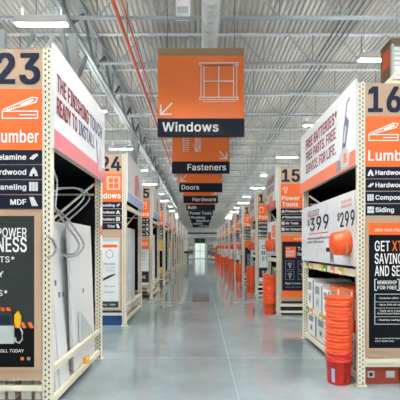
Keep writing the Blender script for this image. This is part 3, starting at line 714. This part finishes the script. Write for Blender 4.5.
# --- goods, left rack nearest (aisle 23): doors, mouldings, hoops
XF = -XL[0]
def slab(x, y0, w, th, z0, z1, lean, m, label, panels=0, yaw=0):
    t = thing('door_slab', label, 'door slab', (x, y0, z0), yaw, 'white slabs standing in the nearest left-hand rack')
    h = z1-z0
    b = MB(); b.hexa([(-th-0, 0, 0), (-th-lean, 0, h), (-th, w, 0), (-th-lean, w, h), (0, 0, 0), (-lean, 0, h), (0, w, 0), (-lean, w, h)], m); b.build('slab', t, .004)
    b = MB()
    if panels:
        for k in range(panels):
            za, zb = h*(.08+k*.9/panels), h*(.9/panels*(k+1)-.02)
            for (p, q) in (((w*.2, za), (w*.8, za)), ((w*.8, za), (w*.8, zb)), ((w*.8, zb), (w*.2, zb)), ((w*.2, zb), (w*.2, za))):
                b.bar((.002-lean*p[1]/h, p[0], p[1]), (.002-lean*q[1]/h, q[0], q[1]), .012, .012, 'door_grey')
        b.build('panel_moulding', t)
    else:
        b.box(-lean*.55, .003-lean*.5, w*.5-.02, w*.5+.02, h*.5, h*.5+.06, 'slate_blue'); b.build('sticker', t)
    return t
zb = .13
slab(XF-.02-.05, 4.1, .16, .035, zb, 2.0, .12, 'door_white', 'narrow white board nearest the aisle 23 post', 0)
slab(XF-.02-.04, 4.3, .1, .04, zb, 2.15, .14, 'offwhite', 'slim white moulding board second from the aisle 23 post', 0)
slab(XF-.02-.03, 4.42, .14, .04, zb, 2.25, .16, 'door_white', 'white moulding board third from the aisle 23 post, with dark sticker', 0)
slab(XF-.02-.05, 4.6, .2, .04, zb, 1.95, .18, 'door_white', 'wider white board fourth from the aisle 23 post', 0)
slab(XF-.16, 4.72, .5, .04, zb, 1.9, .1, 'door_white', 'wide white slab leaning at the back of the nearest left-hand rack', 0)
slab(XF-.07, 4.95, .98, .04, zb, 1.9, .06, 'door_white', 'wide white slab at the far end of the nearest left-hand rack', 0)
b = MB(); b.hexa([(-.25, 0, 0), (-.27, 0, .03), (-.25, .8, 0), (-.27, .8, .03), (0, 0, 0), (0, 0, .03), (0, .8, 0), (0, .8, .03)], 'door_white')
t = MB().prism([(0, 0), (.74, 0), (.0, .42)], 0, .02, 'light_grey').build('cut_sheet'); t.location = (XF-.055, 5.15, .4); t.rotation_euler = (0, 0, PI/2)
tag(t, 'triangular grey sheet low in the nearest left-hand rack', 'sheet')
def atX(px, py, X): d = X*F/(px-VX); return (X, d, CH-(py-VY)*d/F)
def hoop(pts, X, label, r=.011, dx=0):
    P = [Vector(atX(a, b_, X)) for a, b_ in pts]; o0 = P[0].copy(); Q = []
    for k in range(len(P)-1):                     # rounded by Catmull-Rom
        p0, p1, p2, p3 = P[max(k-1, 0)], P[k], P[k+1], P[min(k+2, len(P)-1)]
        for s_ in range(6):
            u = s_/6; Q.append(.5*((2*p1)+(p2-p0)*u+(2*p0-5*p1+4*p2-p3)*u*u+(3*p1-p0-3*p2+p3)*u**3))
    Q.append(P[-1]); b = MB(); b.tube([q-o0 for q in Q], r, 'steel', 10); o = b.build('metal_hoop'); o.location = o0
    return tag(o, label, 'metal hoop', 'bent steel tube hoops on the aisle 23 rack')
hoop([(54, 192), (59, 189), (74, 188), (81, 191), (84, 197), (78, 205), (64, 217), (58, 221)], XF-.03, 'upper bent steel tube hoop in the aisle 23 rack, nearer the aisle')
hoop([(56, 190), (62, 188), (80, 189), (88, 194), (89, 200), (80, 210), (66, 222)], XF-.1, 'upper bent steel tube hoop in the aisle 23 rack, second one behind')
hoop([(56, 208), (64, 222), (76, 238), (79, 246), (75, 253), (62, 255)], XF-.0, 'lower bent steel tube hoop in the aisle 23 rack, nearer the aisle')
hoop([(58, 210), (70, 222), (82, 240), (83, 248), (77, 255), (66, 257)], XF-.07, 'lower bent steel tube hoop in the aisle 23 rack, second one behind')
hoop([(47, 236), (53, 241), (56, 249), (53, 255), (48, 257)], XF+.01, 'short bent steel hoop beside the aisle 23 post')
hoop([(51, 163), (54, 172), (57, 182), (56, 196), (55, 212)], XF-.02, 'upright curved steel tube beside the aisle 23 post')
t = MB().box(0, .006, -.06, .06, 0, .62, 'white').box(.006, .009, -.05, .05, .22, .36, 'orange').build('price_tag'); t.location = (XF+.004, 5.97, 1.55)
tag(t, 'tall white shelf label with orange square on the far post of the aisle 23 rack', 'price tag')
t = MB().box(-.002, .036, 0, .16, 0, .07, 'yellow').build('tape_roll_box'); t.location = (XF-.058, 5.3, .131)
tag(t, 'small yellow carton on the low shelf of the aisle 23 rack', 'box')
# white slats at the foot of the 23 end
for q in range(6):
    xa = XF-.2-q*.13
    o = MB().box(0, .07+.03*(q % 2), 0, .1, 0, .31, 'door_white' if q % 2 == 0 else 'offwhite').build('moulding_bundle', bevel=.004); o.location = (xa, 4.1, .005)
    tag(o, 'white moulding end under the aisle 23 poster, %s from the post' % ORD[q], 'moulding', 'white moulding ends under the aisle 23 poster')
o = MB().box(-.89, 0, 0, .03, 0, .05, 'cream_light').build('rack_crossbar'); o.location = (XF-.09, 4.0, .235); tag(o, 'cream steel crossbar under the aisle 23 poster', 'crossbar')

# aisle 24 foot: blue cartons, crossbar; doors in the bay
XF = -XL[1]; Y0 = YL[1]
for q in range(2):
    box_thing('blue_carton', XF-.51-q*.42, XF-.1-q*.42, Y0+.09, Y0+.42, .004, .3, 'blue', 'blue carton on the floor under the aisle 24 sign, %s the main aisle' % ('nearer' if q == 0 else 'further from'), 'box', 'blue cartons under the aisle 24 sign')
o = MB().box(-.89, 0, 0, .03, 0, .045, 'offwhite').build('rack_crossbar'); o.location = (XF-.09, Y0+.005, .215); tag(o, 'white crossbar in front of the blue cartons under aisle 24', 'crossbar')
for k in range(1, NL):
    XF = -XL[k]; Y0 = YL[k]; L = LL[k]; n = 3 if k < 4 else 2
    cols = [('door_grey', 'door_white', 'door_grey'), ('white', 'offwhite', 'white'), ('graphite', 'grey', 'green'), ('grey', 'door_white', 'green'), ('dark', 'offwhite', 'grey')][(k-1) % 5]
    for q in range(n):
        ys = .45 if k == 1 else .14; w = (L-.16-ys)/n; t = thing('display_door', '%s upright panel in the %s left-hand rack, %s from its near end' % ({'door_grey': 'pale grey', 'door_white': 'white', 'white': 'white', 'offwhite': 'off-white', 'graphite': 'dark grey', 'grey': 'grey', 'green': 'green', 'dark': 'black'}[cols[q]], POSR[k], ORD[q]), 'door panel', (XF-.15, Y0+ys+q*w, .132), 0, 'upright panels in the aisle %s rack' % LSIGN[k][0])
        h = 1.92
        MB().box(-.04, 0, 0, w-.03, 0, h, cols[q]).build('slab', t, .004)
        b = MB()
        for (a, c, e, g) in ((.12, w-.15, .1, .7), (.12, w-.15, .85, h-.12)):
            for p_ in ((a, c, e, e+.02), (a, c, g-.02, g), (a, a+.02, e, g), (c-.02, c, e, g)): b.box(0, .008, p_[0], p_[1], p_[2], p_[3], 'light_grey')
        b.build('panel_moulding', t)
# right bays from the second on: cards and cartons
for k in range(1, NR):
    XF = XR[k]; Y0 = YR[k]; L = LR[k]
    t = MB().box(0, .02, 0, L-.2, 0, .85, 'offwhite').box(-.003, 0, .08, .5, .45, .75, 'salmon').box(-.003, 0, .65, 1.1, .1, .6, 'red' if k % 2 else 'pink').build('price_card'); t.location = (XF-.012, Y0+.1, 1.4)
    tag(t, 'white and red printed card on the %s right-hand rack' % POSR[k], 'price sign', 'printed cards on the right-hand racks')
    for q in range(4 if k < 4 else 2):
        n = 4 if k < 4 else 2; w = (L-.24)/n; c = ['white', 'orange', 'yellow', 'offwhite', 'green'][(q+k) % 5]
        box_thing('tool_box', XF+.1, XF+.6, Y0+.12+q*w, Y0+.12+(q+1)*w-.02, .552, 1.06+.03*(q % 2), c, '%s carton on the shelf of the %s right-hand rack, %s from near end' % ({'offwhite': 'off-white'}.get(c, c), POSR[k], ORD[q]), 'box', 'cartons in the aisle %s rack' % RSIGN[k][0], toolface('dark', '') if k < 3 else None)
    o = thing('rack_crossbar', 'cream crossbars at the foot of the %s right-hand rack end' % POSR[k], 'crossbar', (XF+.09, Y0+.005, 0))
    MB().box(0, .89, 0, .03, .2, .25, 'cream_light').box(0, .89, 0, .03, .05, .1, 'cream_light').build('bar', o)
    MB().box(0, .89, .05, .07, .0, .32, 'dark' if k == 1 else 'black').build('kick_panel', o)

# far end: white display box on a dark stand
t = thing('display_stand', 'white display box on a dark stand at the far left of the aisle', 'display', (-1.5, 39.95, 0))
MB().box(-.33, .33, -.25, .25, 1.25, 2.3, 'white').build('box', t, .02); MB().box(-.4, .4, -.3, .3, 1.05, 1.245, 'graphite').build('table_top', t)
for x in (-.34, .26):
    for y in (-.26, .2): MB().box(x, x+.08, y, y+.08, 0, 1.05, 'dark').build('leg', t)

for x, y, h, m, lb in ((-1.35, 56.5, 2.1, 'light_grey', 'pale grey shelving unit left of the exit door at the far end'), (1.35, 57, 2.0, 'grey', 'grey shelving unit right of the exit door at the far end'),
                       (1.75, 54.5, 1.5, 'cardboard', 'low brown shelving unit right of the far end of the aisle')):
    t = thing('shelving_unit', lb, 'shelf', (x, y, 0))
    MB().box(-.42, -.38, -.25, .25, 0, h, m).box(.38, .42, -.25, .25, 0, h, m).box(-.38, .38, .22, .25, 0, h, m).build('frame', t)
    for q in range(4): MB().box(-.38, .38, -.25, .22, .1+q*(h-.2)/3, .14+q*(h-.2)/3, m).build('shelf', t)
    for q in range(3): box_thing('carton', x-.34, x+.3, y-.2, y+.15, .145+q*(h-.2)/3, .145+q*(h-.2)/3+h*.2, ('offwhite', 'slate_blue', 'tan')[q], '%s carton on the %s' % (('off-white', 'blue', 'tan')[q], lb.split(' of the')[0].split(' at the')[0]), 'box')

# ------------------------------------------------------------------ camera, world
cam = bpy.data.objects.new('camera', bpy.data.cameras.new('camera')); C.objects.link(cam)
cam.location = (0, 0, CH); cam.rotation_euler = (PI/2, 0, 0)
cam.data.sensor_width = 36; cam.data.lens = 36*F/400; cam.data.shift_y = (VY-200)/400; cam.data.shift_x = -(VX-200)/400
sc = bpy.context.scene; sc.camera = cam
wd = bpy.data.worlds.new('world'); sc.world = wd; wd.use_nodes = True
wd.node_tree.nodes['Background'].inputs[0].default_value = (.8, .9, 1, 1); wd.node_tree.nodes['Background'].inputs[1].default_value = .5
sc.view_settings.view_transform = 'Standard'; sc.view_settings.look = 'None'; sc.view_settings.gamma = 1; sc.view_settings.use_curve_mapping = False
sc.view_settings.exposure = 1.95
sc.cycles.max_bounces = 8; sc.cycles.diffuse_bounces = 5
